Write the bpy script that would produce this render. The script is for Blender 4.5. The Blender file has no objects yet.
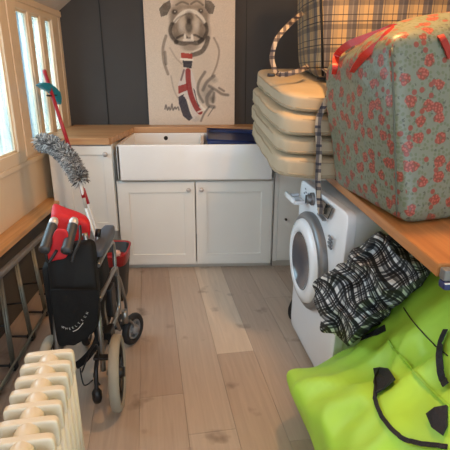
import bpy, bmesh, math, random
import numpy as np
from mathutils import Vector, Matrix, noise, bvhtree
random.seed(4)
V = Vector
scene = bpy.context.scene
C = scene.collection
PI = math.pi

# ------------------------------------------------------------------ camera
PITCH = math.radians(18.6); CAM_Z = 1.34; YAW = math.radians(2.05)
cam_d = bpy.data.cameras.new('camera'); cam = bpy.data.objects.new('camera', cam_d); C.objects.link(cam)
cam_d.sensor_width = 36; cam_d.lens = 36.0; cam_d.clip_start = .05
cam.location = (0, 0, CAM_Z); cam.rotation_euler = (PI/2-PITCH, 0, -YAW)
scene.camera = cam
_R = cam.rotation_euler.to_matrix()
def at(x, y, X=None, Y=None, Z=None):
    "point of the room seen at a photo position, on a known plane of the room"
    d = _R @ V(((x-225)/450, (225-y)/450, -1))
    t = (Z-CAM_Z)/d.z if Z is not None else (Y/d.y if Y is not None else X/d.x)
    return V((0, 0, CAM_Z)) + d*t

# ------------------------------------------------------------------ materials
def new_mat(name):
    m = bpy.data.materials.new(name); m.use_nodes = True
    nt = m.node_tree; b = nt.nodes['Principled BSDF']
    return m, nt, b
def lin(c):
    return tuple((x/12.92 if x <= .04045 else ((x+.055)/1.055)**2.4) for x in [v/255 for v in c]) + (1,)
def mat(name, rgb, rough=.5, metal=0, var=.06, scale=12, bump=0, bscale=60, coat=0, spec=.5):
    m, nt, b = new_mat(name); N, L = nt.nodes, nt.links
    c = lin(rgb)
    tc = N.new('ShaderNodeTexCoord'); nz = N.new('ShaderNodeTexNoise'); nz.inputs['Scale'].default_value = scale
    nz.inputs['Detail'].default_value = 4
    L.new(tc.outputs['Object'], nz.inputs['Vector'])
    rp = N.new('ShaderNodeValToRGB')
    rp.color_ramp.elements[0].position = .3; rp.color_ramp.elements[1].position = .7
    rp.color_ramp.elements[0].color = tuple(max(0, v*(1-var)) for v in c[:3])+(1,)
    rp.color_ramp.elements[1].color = tuple(min(1, v*(1+var)) for v in c[:3])+(1,)
    L.new(nz.outputs['Fac'], rp.inputs['Fac']); L.new(rp.outputs['Color'], b.inputs['Base Color'])
    b.inputs['Roughness'].default_value = rough; b.inputs['Metallic'].default_value = metal
    b.inputs['Coat Weight'].default_value = coat; b.inputs['Specular IOR Level'].default_value = spec
    if bump:
        n2 = N.new('ShaderNodeTexNoise'); n2.inputs['Scale'].default_value = bscale; L.new(tc.outputs['Object'], n2.inputs['Vector'])
        bp = N.new('ShaderNodeBump'); bp.inputs['Strength'].default_value = bump; bp.inputs['Distance'].default_value = .01
        L.new(n2.outputs['Fac'], bp.inputs['Height']); L.new(bp.outputs['Normal'], b.inputs['Normal'])
    return m
def wood(name, c1, c2, axis='Y', rough=.35, stave=.0, sc=1.0):
    m, nt, b = new_mat(name); N, L = nt.nodes, nt.links
    tc = N.new('ShaderNodeTexCoord'); mp = N.new('ShaderNodeMapping')
    s = {'X': (1.2, 22, 22), 'Y': (22, 1.2, 22), 'Z': (22, 22, 1.2)}[axis]
    mp.inputs['Scale'].default_value = tuple(v*sc for v in s)
    L.new(tc.outputs['Object'], mp.inputs['Vector'])
    nz = N.new('ShaderNodeTexNoise'); nz.inputs['Scale'].default_value = 1.6; nz.inputs['Detail'].default_value = 7; nz.inputs['Distortion'].default_value = .6
    L.new(mp.outputs['Vector'], nz.inputs['Vector'])
    rp = N.new('ShaderNodeValToRGB'); e = rp.color_ramp.elements
    e[0].position = .3; e[0].color = lin(c1); e[1].position = .68; e[1].color = lin(c2)
    L.new(nz.outputs['Fac'], rp.inputs['Fac']); L.new(rp.outputs['Color'], b.inputs['Base Color'])
    b.inputs['Roughness'].default_value = rough
    return m
def ramp_const(nt, stops, period, coord):
    N, L = nt.nodes, nt.links
    a = N.new('ShaderNodeMath'); a.operation = 'DIVIDE'; a.inputs[1].default_value = period; L.new(coord, a.inputs[0])
    f = N.new('ShaderNodeMath'); f.operation = 'FRACT'; L.new(a.outputs[0], f.inputs[0])
    rp = N.new('ShaderNodeValToRGB'); rp.color_ramp.interpolation = 'CONSTANT'; e = rp.color_ramp.elements
    e[0].position = 0; e[0].color = lin(stops[0][1])
    e[1].position = stops[1][0]; e[1].color = lin(stops[1][1])
    for p, c in stops[2:]:
        k = e.new(p); k.color = lin(c)
    L.new(f.outputs[0], rp.inputs['Fac'])
    return rp.outputs['Color']
def plaid(name, su, sv, pu, pv, mode='MULTIPLY', fac=1, rough=.6, gain=1.0):
    m, nt, b = new_mat(name); N, L = nt.nodes, nt.links
    uv = N.new('ShaderNodeUVMap'); uv.uv_map = 'UVMap'
    sp = N.new('ShaderNodeSeparateXYZ'); L.new(uv.outputs['UV'], sp.inputs[0])
    cu = ramp_const(nt, su, pu, sp.outputs['X']); cv = ramp_const(nt, sv, pv, sp.outputs['Y'])
    mx = N.new('ShaderNodeMix'); mx.data_type = 'RGBA'; mx.blend_type = mode; mx.inputs['Factor'].default_value = fac
    L.new(cu, mx.inputs['A']); L.new(cv, mx.inputs['B'])
    L.new(mx.outputs['Result'], b.inputs['Base Color'])
    b.inputs['Roughness'].default_value = rough
    wv = N.new('ShaderNodeTexNoise'); wv.inputs['Scale'].default_value = 30; L.new(uv.outputs['UV'], wv.inputs['Vector'])
    bp = N.new('ShaderNodeBump'); bp.inputs['Strength'].default_value = .3; bp.inputs['Distance'].default_value = .006
    L.new(wv.outputs['Fac'], bp.inputs['Height']); L.new(bp.outputs['Normal'], b.inputs['Normal'])
    return m
def floral(name):
    m, nt, b = new_mat(name); N, L = nt.nodes, nt.links
    uv = N.new('ShaderNodeUVMap'); uv.uv_map = 'UVMap'
    def vor(scale, thr, keep, rnd=1.0, edge=.04, warp=0):
        src = uv.outputs['UV']
        if warp:
            nz = N.new('ShaderNodeTexNoise'); nz.inputs['Scale'].default_value = scale*2.2; L.new(src, nz.inputs['Vector'])
            ad = N.new('ShaderNodeVectorMath'); ad.operation = 'MULTIPLY_ADD'
            L.new(nz.outputs['Color'], ad.inputs[0]); ad.inputs[1].default_value = (warp,)*3; L.new(src, ad.inputs[2]); src = ad.outputs[0]
        v = N.new('ShaderNodeTexVoronoi'); v.voronoi_dimensions = '2D'; v.inputs['Scale'].default_value = scale; v.inputs['Randomness'].default_value = rnd
        L.new(src, v.inputs['Vector'])
        mr = N.new('ShaderNodeMapRange'); mr.inputs['From Min'].default_value = thr+edge; mr.inputs['From Max'].default_value = thr-edge
        L.new(v.outputs['Distance'], mr.inputs['Value'])
        sp = N.new('ShaderNodeSeparateColor'); L.new(v.outputs['Color'], sp.inputs[0])
        lt = N.new('ShaderNodeMath'); lt.operation = 'LESS_THAN'; lt.inputs[1].default_value = keep; L.new(sp.outputs[0], lt.inputs[0])
        mu = N.new('ShaderNodeMath'); mu.operation = 'MULTIPLY'; L.new(mr.outputs[0], mu.inputs[0]); L.new(lt.outputs[0], mu.inputs[1])
        return mu.outputs[0], v
    def mixc(a, facsock, rgb):
        mx = N.new('ShaderNodeMix'); mx.data_type = 'RGBA'; L.new(facsock, mx.inputs['Factor'])
        if isinstance(a, tuple): mx.inputs['A'].default_value = a
        else: L.new(a, mx.inputs['A'])
        if isinstance(rgb, tuple): mx.inputs['B'].default_value = rgb
        else: L.new(rgb, mx.inputs['B'])
        return mx.outputs['Result']
    col = lin((114, 120, 104))
    leaf, _ = vor(80, .36, .6, edge=.1); col = mixc(col, leaf, lin((100, 108, 84)))
    vine, _ = vor(48, .18, .4, edge=.03, warp=.02); col = mixc(col, vine, lin((82, 84, 72)))
    small, _ = vor(34, .27, .3, edge=.03); col = mixc(col, small, lin((132, 68, 56)))
    big, v = vor(17, .29, .9, rnd=.8, edge=.02, warp=.022)
    pet = N.new('ShaderNodeTexVoronoi'); pet.voronoi_dimensions = '2D'; pet.inputs['Scale'].default_value = 110; L.new(uv.outputs['UV'], pet.inputs['Vector'])
    rp = N.new('ShaderNodeValToRGB'); e = rp.color_ramp.elements
    e[0].position = .12; e[0].color = lin((164, 92, 76)); e[1].position = .55; e[1].color = lin((126, 50, 40))
    k = e.new(.8); k.color = lin((108, 84, 66))
    L.new(pet.outputs['Distance'], rp.inputs['Fac'])
    col = mixc(col, big, rp.outputs['Color'])
    L.new(col, b.inputs['Base Color']); b.inputs['Roughness'].default_value = .42
    nz = N.new('ShaderNodeTexNoise'); nz.inputs['Scale'].default_value = 9; nz.inputs['Detail'].default_value = 3; L.new(uv.outputs['UV'], nz.inputs['Vector'])
    bp = N.new('ShaderNodeBump'); bp.inputs['Strength'].default_value = .35; bp.inputs['Distance'].default_value = .03
    L.new(nz.outputs['Fac'], bp.inputs['Height']); L.new(bp.outputs['Normal'], b.inputs['Normal'])
    return m
def attr_mat(name, attr, rough, spec=.5, grain=0, gscale=(1, 1, 1), rotz=0):
    m, nt, b = new_mat(name); N, L = nt.nodes, nt.links
    a = N.new('ShaderNodeAttribute'); a.attribute_name = attr
    b.inputs['Roughness'].default_value = rough; b.inputs['Specular IOR Level'].default_value = spec
    out = a.outputs['Color']
    if grain:
        tc = N.new('ShaderNodeTexCoord'); mr = N.new('ShaderNodeMapping'); mr.inputs['Rotation'].default_value = (0, 0, rotz)
        L.new(tc.outputs['Object'], mr.inputs['Vector'])
        mp = N.new('ShaderNodeMapping'); mp.inputs['Scale'].default_value = gscale; L.new(mr.outputs[0], mp.inputs['Vector'])
        nz = N.new('ShaderNodeTexNoise'); nz.inputs['Scale'].default_value = 3; nz.inputs['Detail'].default_value = 8; nz.inputs['Distortion'].default_value = 1.2
        L.new(mp.outputs[0], nz.inputs['Vector'])
        r = N.new('ShaderNodeMapRange'); r.inputs['From Min'].default_value = .3; r.inputs['From Max'].default_value = .7
        r.inputs['To Min'].default_value = 1-grain; r.inputs['To Max'].default_value = 1+grain*.6; L.new(nz.outputs['Fac'], r.inputs['Value'])
        vm = N.new('ShaderNodeVectorMath'); vm.operation = 'SCALE'; L.new(out, vm.inputs[0]); L.new(r.outputs[0], vm.inputs['Scale'])
        # small dark knots and marks in the oak
        n3 = N.new('ShaderNodeTexNoise'); n3.inputs['Scale'].default_value = 6.5; n3.inputs['Detail'].default_value = 3; L.new(mr.outputs[0], n3.inputs['Vector'])
        r3 = N.new('ShaderNodeMapRange'); r3.inputs['From Min'].default_value = .62; r3.inputs['From Max'].default_value = .8; L.new(n3.outputs['Fac'], r3.inputs['Value'])
        mx = N.new('ShaderNodeMix'); mx.data_type = 'RGBA'; L.new(r3.outputs[0], mx.inputs['Factor'])
        L.new(vm.outputs[0], mx.inputs['A']); mx.inputs['B'].default_value = lin((96, 78, 66)); out = mx.outputs['Result']
    L.new(out, b.inputs['Base Color'])
    return m
M = dict(
    wall_dark=mat('slate_paint', (70, 69, 68), .8, var=.05, scale=3),
    cream=mat('cream_gloss_paint', (236, 214, 182), .4, var=.03, scale=5),
    plaster=mat('plaster', (214, 208, 200), .8, var=.03),
    taupe=mat('taupe_paint', (82, 76, 68), .7, var=.08, scale=4),
    cab=mat('ivory_cabinet_paint', (233, 230, 222), .38, var=.02, scale=3),
    plinth=mat('plinth_paint', (198, 190, 178), .5, var=.04),
    ceramic=mat('white_fireclay', (238, 236, 232), .12, var=.01, coat=.4),
    knob=mat('brushed_nickel', (196, 188, 182), .35, metal=.35, var=.04),
    oak_x=wood('oak_worktop_across', (176, 128, 84), (212, 166, 118), 'X', .4),
    oak_y=wood('oak_worktop_along', (160, 102, 54), (192, 132, 78), 'Y', .32),
    ledge=wood('ledge_wood', (190, 136, 82), (222, 172, 116), 'Y', .4),
    navy=mat('navy_plastic', (24, 44, 96), .35, var=.08),
    hole=mat('black_hole', (18, 18, 20), .6),
    cushion=mat('cream_cushion_cotton', (178, 162, 136), .75, var=.05, scale=9, bump=.25, bscale=14),
    piping=mat('cream_piping', (160, 144, 118), .7, var=.05),
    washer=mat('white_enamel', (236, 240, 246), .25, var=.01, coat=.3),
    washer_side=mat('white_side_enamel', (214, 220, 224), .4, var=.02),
    chrome=mat('satin_silver_plastic', (132, 132, 134), .4, metal=.5, var=.03),
    glass_dark=mat('smoked_door_glass', (92, 90, 96), .22, var=.1, coat=.6),
    black=mat('black_plastic', (20, 20, 22), .45, var=.1),
    rubber=mat('black_rubber', (28, 28, 30), .65, var=.1),
    screen=mat('display_glass', (26, 30, 26), .15, var=.1, coat=.5),
    grey_text=mat('grey_print', (120, 124, 130), .5),
    green=mat('lime_green_nylon', (172, 224, 74), .5, var=.05, scale=5, bump=.5, bscale=9),
    webbing=mat('black_webbing', (20, 20, 28), .7, var=.1, bump=.3, bscale=200),
    red=mat('red_webbing', (186, 44, 32), .45, var=.1),
    red_cloth=mat('red_cloth', (196, 28, 36), .6, var=.1, bump=.2, bscale=30),
    black_cloth=mat('black_nylon_cloth', (14, 15, 16), .7, var=.15, bump=.3, bscale=25, spec=.3),
    white_print=mat('white_print', (214, 214, 210), .6),
    tyre=mat('grey_tyre_rubber', (150, 144, 130), .65, var=.06),
    steel=mat('silver_tube', (150, 148, 144), .3, metal=.85, var=.05),
    grip=mat('grey_grip_rubber', (58, 62, 66), .4, var=.1),
    pad=mat('slate_grey_armrest', (74, 80, 90), .5, var=.08),
    rad=mat('ivory_radiator_enamel', (228, 218, 194), .35, var=.02, coat=.2),
    airer=mat('airer_tube', (128, 126, 114), .35, metal=.6, var=.08),
    rail_grey=mat('airer_rail_plastic', (124, 124, 124), .45, var=.05),
    binm=mat('charcoal_bin_plastic', (46, 44, 44), .45, var=.08),
    red_plastic=mat('red_plastic', (164, 30, 36), .35, var=.05),
    pink=mat('pink_sponge', (214, 170, 156), .8, var=.08),
    teal=mat('teal_plastic', (14, 152, 186), .35, var=.06),
    white_pl=mat('white_plastic', (220, 218, 214), .35, var=.03),
    red_pole=mat('red_pole_metal', (176, 36, 48), .3, var=.05),
    bagnavy=mat('navy_packet', (36, 42, 92), .35, var=.1),
    greypl=mat('grey_packet', (112, 110, 108), .4, var=.1),
    floral=floral('floral_oilcloth'),
    plaid_bag=plaid('beige_grey_check', [(0, (172, 148, 108)), (.16, (92, 84, 80)), (.19, (172, 148, 108)), (.36, (100, 94, 92)), (.52, (118, 112, 108)), (.58, (84, 80, 82)), (.74, (162, 142, 108)), (.8, (96, 88, 86)), (.83, (150, 132, 102))],
                    [(0, (232, 226, 216)), (.30, (166, 162, 164)), (.52, (230, 224, 214)), (.62, (60, 48, 50)), (.665, (240, 232, 220)), (.9, (84, 74, 76)), (.94, (236, 230, 220))], .105, .095),
    plaid_strap=plaid('check_webbing', [(0, (200, 190, 176)), (.5, (110, 104, 108))], [(0, (226, 218, 206)), (.3, (110, 104, 112)), (.5, (200, 190, 180)), (.7, (84, 80, 100)), (.85, (220, 210, 200))], .03, .075),
    shirt=plaid('black_white_check', [(0, (232, 234, 234)), (.2, (104, 106, 110)), (.32, (150, 152, 154)), (.4, (40, 40, 44)), (.55, (226, 226, 224)), (.62, (60, 62, 66)), (.7, (150, 152, 154)), (.78, (30, 32, 34))],
                [(0, (235, 235, 235)), (.22, (96, 98, 104)), (.36, (230, 230, 230)), (.44, (60, 62, 66)), (.62, (220, 220, 220)), (.68, (96, 98, 104)), (.86, (240, 240, 240))], .085, .085, rough=.8),
)

# ------------------------------------------------------------------ mesh helpers
class MB:
    def __init__(s): s.bm = bmesh.new()
    def _add(s, verts, faces, smooth=True):
        vs = [s.bm.verts.new(v) for v in verts]; out = []
        for f in faces:
            try:
                fc = s.bm.faces.new([vs[i] for i in f]); fc.smooth = smooth; out.append(fc)
            except ValueError: pass
        return vs, out
    def box(s, a, b, bev=0.0, seg=2, R=None, piv=None):
        "box between two corners; optional bevel and rotation about piv"
        a, b = V(a), V(b)
        lo = V([min(a[i], b[i]) for i in range(3)]); hi = V([max(a[i], b[i]) for i in range(3)])
        t = bmesh.new(); bmesh.ops.create_cube(t, size=1)
        for v in t.verts: v.co = V([(v.co[i]+.5)*(hi[i]-lo[i])+lo[i] for i in range(3)])
        if bev: bmesh.ops.bevel(t, geom=t.edges[:], offset=bev, segments=seg, affect='EDGES', profile=.6)
        if R is not None:
            p = V(piv) if piv is not None else (lo+hi)/2
            for v in t.verts: v.co = R @ (v.co-p) + p
        s.merge(t, smooth=False); return s
    def merge(s, t, smooth=None):
        me = bpy.data.meshes.new('tmp'); t.normal_update(); t.to_mesh(me); t.free()
        n = len(s.bm.faces); s.bm.from_mesh(me); bpy.data.meshes.remove(me)
        if smooth is not None:
            s.bm.faces.ensure_lookup_table()
            for f in s.bm.faces[n:]: f.smooth = smooth
    def tube(s, pts, r, n=10, closed=False, caps=True):
        pts = [V(p) for p in pts]; N = len(pts); rr = r if isinstance(r, (list, tuple)) else [r]*N
        rings = []; up = None
        for i, p in enumerate(pts):
            d = (pts[(i+1) % N]-pts[i-1]) if closed else (pts[min(i+1, N-1)]-pts[max(i-1, 0)])
            d = d.normalized() if d.length > 1e-9 else V((0, 0, 1))
            if up is None: up = d.orthogonal().normalized()
            up = (up - d*up.dot(d)); up = up.normalized() if up.length > 1e-6 else d.orthogonal().normalized()
            w = d.cross(up)
            rings.append([s.bm.verts.new(p+(up*math.cos(2*PI*k/n)+w*math.sin(2*PI*k/n))*rr[i]) for k in range(n)])
        for i in range(N if closed else N-1):
            A, B = rings[i], rings[(i+1) % N]
            for k in range(n):
                f = s.bm.faces.new((A[k], A[(k+1) % n], B[(k+1) % n], B[k])); f.smooth = True
        if caps and not closed:
            s.bm.faces.new(rings[0][::-1]); s.bm.faces.new(rings[-1])
        return s
    def cyl(s, a, b, r, r2=None, n=20): return s.tube([a, b], [r, r if r2 is None else r2], n)
    def strap(s, pts, wdir, w, t=.003, sub=6):
        "flat webbing along pts; wdir = direction(s) of its width"
        P = smooth_path(pts, sub); N = len(P); rings = []
        for i, p in enumerate(P):
            d = (P[min(i+1, N-1)]-P[max(i-1, 0)]).normalized()
            wd = d.cross(V((.1, 1, -.15))) if wdir == 'face' else wdir(i/(N-1)) if callable(wdir) else V(wdir)
            wd = (wd-d*wd.dot(d)).normalized(); nn = d.cross(wd)
            rings.append([s.bm.verts.new(p+wd*a*w/2+nn*b*t/2) for a, b in ((-1, -1), (1, -1), (1, 1), (-1, 1))])
        for i in range(N-1):
            A, B = rings[i], rings[i+1]
            for k in range(4):
                f = s.bm.faces.new((A[k], A[(k+1) % 4], B[(k+1) % 4], B[k])); f.smooth = False
        s.bm.faces.new(rings[0][::-1]); s.bm.faces.new(rings[-1]); return s
    def lathe(s, prof, org, axis, n=32, rx=None):
        org, ax = V(org), V(axis).normalized(); u = ax.orthogonal().normalized() if rx is None else V(rx); w = ax.cross(u)
        rings = []
        for r, h in prof:
            if r < 1e-6: rings.append([s.bm.verts.new(org+ax*h)])
            else: rings.append([s.bm.verts.new(org+ax*h+(u*math.cos(2*PI*k/n)+w*math.sin(2*PI*k/n))*r) for k in range(n)])
        for A, B in zip(rings, rings[1:]):
            for k in range(n):
                q = [A[k % len(A)], A[(k+1) % len(A)], B[(k+1) % len(B)], B[k % len(B)]]
                q2 = []
                for v in q:
                    if v not in q2: q2.append(v)
                if len(q2) > 2:
                    f = s.bm.faces.new(q2); f.smooth = True
        return s
    def torus(s, c, axis, R, r, n=40, m=12, sx=1.0):
        c, ax = V(c), V(axis).normalized(); u = ax.orthogonal().normalized(); w = ax.cross(u)
        rings = []
        for i in range(n):
            a = 2*PI*i/n; d = u*math.cos(a)+w*math.sin(a)
            rings.append([s.bm.verts.new(c+d*(R+r*math.cos(2*PI*k/m))+ax*(r*sx*math.sin(2*PI*k/m))) for k in range(m)])
        for i in range(n):
            A, B = rings[i], rings[(i+1) % n]
            for k in range(m):
                f = s.bm.faces.new((A[k], B[k], B[(k+1) % m], A[(k+1) % m])); f.smooth = True
        return s
    def prism(s, poly, thick, bev=0):
        "polygon of 3D points extruded by the vector thick"
        t = bmesh.new(); thick = V(thick)
        vs = [t.verts.new(p) for p in poly]; f = t.faces.new(vs)
        r = bmesh.ops.extrude_face_region(t, geom=[f])
        bmesh.ops.translate(t, vec=thick, verts=[g for g in r['geom'] if isinstance(g, bmesh.types.BMVert)])
        bmesh.ops.recalc_face_normals(t, faces=t.faces[:])
        if bev: bmesh.ops.bevel(t, geom=t.edges[:], offset=bev, segments=2, affect='EDGES')
        s.merge(t, smooth=False); return s
    def hexa(s, c8, n=12, k=8.0, fn=None, smooth=True):
        "soft block: c8 = bottom (near-left, near-right, far-right, far-left) then top, rounded by exponent k"
        t = bmesh.new(); bmesh.ops.create_cube(t, size=2)
        bmesh.ops.subdivide_edges(t, edges=t.edges[:], cuts=n, use_grid_fill=True)
        c8 = [V(c) for c in c8]
        for v in t.verts:
            p = v.co; l = (abs(p.x)**k+abs(p.y)**k+abs(p.z)**k)**(1/k); q = p/l if l else p
            a, b_, c = (q.x+1)/2, (q.y+1)/2, (q.z+1)/2
            def quad(o): return (c8[o]*(1-a)+c8[o+1]*a)*(1-b_)+(c8[o+3]*(1-a)+c8[o+2]*a)*b_
            r = quad(0)*(1-c)+quad(4)*c
            v.co = fn(r, q) if fn else r
        s.merge(t, smooth=smooth); return s
def smooth_path(pts, sub=6):
    pts = [V(p) for p in pts]; out = []
    for i in range(len(pts)-1):
        p0, p1, p2, p3 = pts[max(i-1, 0)], pts[i], pts[i+1], pts[min(i+2, len(pts)-1)]
        for j in range(sub):
            t = j/sub
            out.append(.5*((2*p1)+(p2-p0)*t+(2*p0-5*p1+4*p2-p3)*t*t+(-p0+3*p1-3*p2+p3)*t**3))
    out.append(pts[-1]); return out
ORG = {}
def box_uv(me):
    uv = me.uv_layers.new(name='UVMap')
    for p in me.polygons:
        nrm = p.normal; a = max(range(3), key=lambda i: abs(nrm[i]))
        for li in p.loop_indices:
            c = me.vertices[me.loops[li].vertex_index].co
            uv.data[li].uv = ((c.y, c.z) if a == 0 else (c.x, c.z) if a == 1 else (c.x, c.y))
def obj(name, mb, m, parent=None, label=None, keepuv=False, fix=True, auto=True):
    bm = mb.bm if isinstance(mb, MB) else mb
    if fix: bmesh.ops.recalc_face_normals(bm, faces=bm.faces[:])
    me = bpy.data.meshes.new(name)
    if parent is not None: org = ORG[parent.name]
    else:
        xs = [v.co for v in bm.verts]
        org = V(((min(v.x for v in xs)+max(v.x for v in xs))/2, (min(v.y for v in xs)+max(v.y for v in xs))/2, min(v.z for v in xs)))
    bmesh.ops.translate(bm, vec=-org, verts=bm.verts[:])
    bm.to_mesh(me); bm.free()
    if not keepuv: box_uv(me)
    me.materials.append(m if not isinstance(m, str) else M[m])
    o = bpy.data.objects.new(name, me); C.objects.link(o)
    if parent is not None: o.parent = parent
    else: o.location = org
    ORG[o.name] = org
    if label: o['label'] = label
    return o
def tag(o, label, cat, group=None):
    o['label'] = label; o['category'] = cat
    if group: o['group'] = group
    return o
def thing(name, label, cat, loc, group=None):
    o = bpy.data.objects.new(name, None); C.objects.link(o); o.location = loc; ORG[o.name] = V(loc); o.empty_display_size = .05
    return tag(o, label, cat, group)
def struct(name, mb, m):
    o = obj(name, mb, m); o['kind'] = 'structure'; return o
def fbm(p, s, seed=0.0, oct=3):
    v = 0; a = 1
    for i in range(oct):
        v += a*noise.noise(p*s+V((seed, seed*1.7, seed*.3))); s *= 2.1; a *= .5
    return v

# ------------------------------------------------------------------ room shell
XL, YB, XR, YF = -1.135, 3.80, 1.75, -1.6
# oak plank floor: one mesh, planks laid a few degrees off the room axis
ang = math.radians(7.6); dirv = V((-math.sin(ang), math.cos(ang), 0)); perp = V((math.cos(ang), math.sin(ang), 0))
fb = bmesh.new(); cl = fb.loops.layers.float_color.new('tone')
pw = .19
o0 = at(195.6, 272, Z=0); base = perp.dot(o0)
tones = [(182, 164, 148), (175, 156, 140), (185, 168, 152), (173, 153, 137), (179, 160, 143), (188, 171, 155)]
for i in range(-9, 13):
    x0 = base + i*pw
    cut = {0: at(230, 353, Z=0).dot(dirv), -1: at(210, 432, Z=0).dot(dirv), 1: at(300, 440, Z=0).dot(dirv), -2: at(150, 300, Z=0).dot(dirv)-.9, -3: 2.6}.get(i, 1.0+(i*0.73) % 1.7)
    ys = [-2.2, cut-1.9, cut, cut+1.9, 4.4]
    ys = sorted(set(max(-2.2, min(4.4, y)) for y in ys))
    for j in range(len(ys)-1):
        if ys[j+1]-ys[j] < .02: continue
        t = tones[(i*5+j*3+1) % 6]
        if i == 0 and abs(ys[j]-cut) < 1e-6: t = (208, 191, 172)
        g = .0006
        P = [perp*a+dirv*b for a, b in ((x0+g, ys[j]+g), (x0+pw-g, ys[j]+g), (x0+pw-g, ys[j+1]-g), (x0+g, ys[j+1]-g))]
        top = [fb.verts.new(p) for p in P]; bot = [fb.verts.new(p+V((0, 0, -.012))) for p in P]
        for f in [fb.faces.new(top)]+[fb.faces.new((top[k], bot[k], bot[(k+1) % 4], top[(k+1) % 4])) for k in range(4)]:
            for l in f.loops: l[cl] = lin(t)
pl = fb.faces.new([fb.verts.new(V(p)) for p in ((-2.2, -2.2, -.011), (2.6, -2.2, -.011), (2.6, 4.6, -.011), (-2.2, 4.6, -.011))])
for l in pl.loops: l[cl] = lin((84, 66, 54))
fl = obj('floor', fb, attr_mat('oak_planks', 'tone', .4, grain=.10, gscale=(14, .8, 1), rotz=-ang)); fl['kind'] = 'structure'

b = MB(); b.box((XL-.1, YB, 0), (XR+.1, YB+.1, 3.3)); struct('wall_back', b, 'wall_dark')
# vertical joint of the dark panelling
b = MB(); b.box((-.822, YB-.006, .9), (-.815, YB+.01, 3.2)); b.box((.30, YB-.004, .9), (.305, YB+.01, 3.2)); struct('trim_1', b, 'hole')
b = MB(); b.box((XR, YF, 0), (XR+.1, YB, 3.3)); struct('wall_right', b, 'plaster')
# sloping ceiling rising from the left wall
zc = 1.785; sl = .78
b = MB(); b.prism([V((XL-.1, YF, zc-.1*sl)), V((.75, YF, zc+1.85*sl)), V((XR+.1, YF, zc+1.85*sl)), V((XR+.1, YF, zc+1.85*sl+.1)), V((.7, YF, zc+1.85*sl+.1)), V((XL-.1, YF, zc+.03))], (0, YB-YF+.1, 0)); struct('ceiling', b, 'plaster')
# left wall with two openings
W2 = (2.87, 3.66, .88, 1.725); W1 = (1.55, 2.74, .87, 1.725)
b = MB()
b.box((XL-.12, YF, 0), (XL, YB, W1[2]))
b.box((XL-.12, YF, 1.725), (XL, YB, 1.86))
b.box((XL-.12, YF, W1[2]), (XL, W1[0], 1.725)); b.box((XL-.12, W1[1], W1[2]), (XL, W2[0], 1.725)); b.box((XL-.12, W2[1], W1[2]), (XL, YB, 1.725))
b.box((XL-.12, W2[0], W1[2]), (XL, W2[1], W2[2]))
struct('wall_left', b, 'cream')
def glass_mat():
    m, nt, b = new_mat('window_glass'); N, L = nt.nodes, nt.links
    nt.nodes.remove(b); out = N['Material Output']
    tr = N.new('ShaderNodeBsdfTransparent'); gl = N.new('ShaderNodeBsdfGlossy'); gl.inputs['Roughness'].default_value = .1
    tl = N.new('ShaderNodeBsdfTranslucent'); tl.inputs['Color'].default_value = (.75, .88, .95, 1)
    tc = N.new('ShaderNodeTexCoord'); mp = N.new('ShaderNodeMapping'); mp.inputs['Scale'].default_value = (1, 26, 1.2); L.new(tc.outputs['Object'], mp.inputs['Vector'])
    nz = N.new('ShaderNodeTexNoise'); nz.inputs['Scale'].default_value = 1.4; nz.inputs['Detail'].default_value = 3; L.new(mp.outputs[0], nz.inputs['Vector'])
    rp = N.new('ShaderNodeValToRGB'); rp.color_ramp.elements[0].position = .35; rp.color_ramp.elements[1].position = .6
    rp.color_ramp.elements[0].color = (.17, .21, .22, 1); rp.color_ramp.elements[1].color = (.31, .34, .34, 1)
    L.new(nz.outputs['Fac'], rp.inputs['Fac']); L.new(rp.outputs['Color'], tr.inputs['Color'])
    a = N.new('ShaderNodeMixShader'); a.inputs[0].default_value = .04; L.new(tr.outputs[0], a.inputs[1]); L.new(tl.outputs[0], a.inputs[2])
    c = N.new('ShaderNodeMixShader'); c.inputs[0].default_value = .06; L.new(a.outputs[0], c.inputs[1]); L.new(gl.outputs[0], c.inputs[2])
    L.new(c.outputs[0], out.inputs['Surface']); return m
GL = glass_mat()
def casement(name, y0, y1, z0, z1, panes, rail_b=.075, rail_t=.05):
    b = MB(); xa, xb = XL-.05, XL+.014
    b.box((xa+.002, y0+.001, z0+.001), (xb-.0015, y1-.001, z0+rail_b), .005); b.box((xa+.002, y0+.001, z1-rail_t), (xb-.0015, y1-.001, z1-.001), .005)
    edges = [y0]+[v for p in panes for v in p]+[y1]
    for k in range(0, len(edges), 2):
        b.box((xa, edges[k], z0), (xb if k in (0, len(edges)-2) else xb-.004, edges[k+1], z1), .006)
    # stepped inner beads around every pane
    for p0, p1 in panes:
        for (ya, yb, za, zb) in ((p0-.002, p0+.014, z0+rail_b, z1-rail_t), (p1-.014, p1+.002, z0+rail_b, z1-rail_t), (p0, p1, z0+rail_b-.002, z0+rail_b+.014), (p0, p1, z1-rail_t-.014, z1-rail_t+.002)):
            b.box((XL-.022, ya, za), (XL+.0, yb, zb), .002)
    f = struct(name, b, 'cream')
    g = MB()
    for p0, p1 in panes: g.box((XL-.016, p0, z0+rail_b), (XL-.012, p1, z1-rail_t))
    obj('pane', g, GL, f)
casement('window_2', 2.815, 3.69, .85, 1.757, [(2.94, 3.13), (3.20, 3.355), (3.447, 3.586)])
casement('window_1', 1.50, 2.79, .83, 1.757, [(1.58, 2.70)], .07, .05)
b = MB()
b.box((XL, 2.788, .80), (XL+.010, 2.817, 1.76), .003)
b.box((XL, YF, 1.745), (XL+.022, YB, 1.785), .006); b.box((XL, YF, 1.74), (XL+.012, YB, 1.75), .003)
b.box((XL, 3.69, .9), (XL+.008, 3.74, 1.745), .003); b.box((XL, 3.745, .9), (XL+.012, YB, 1.8), .003)
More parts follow.
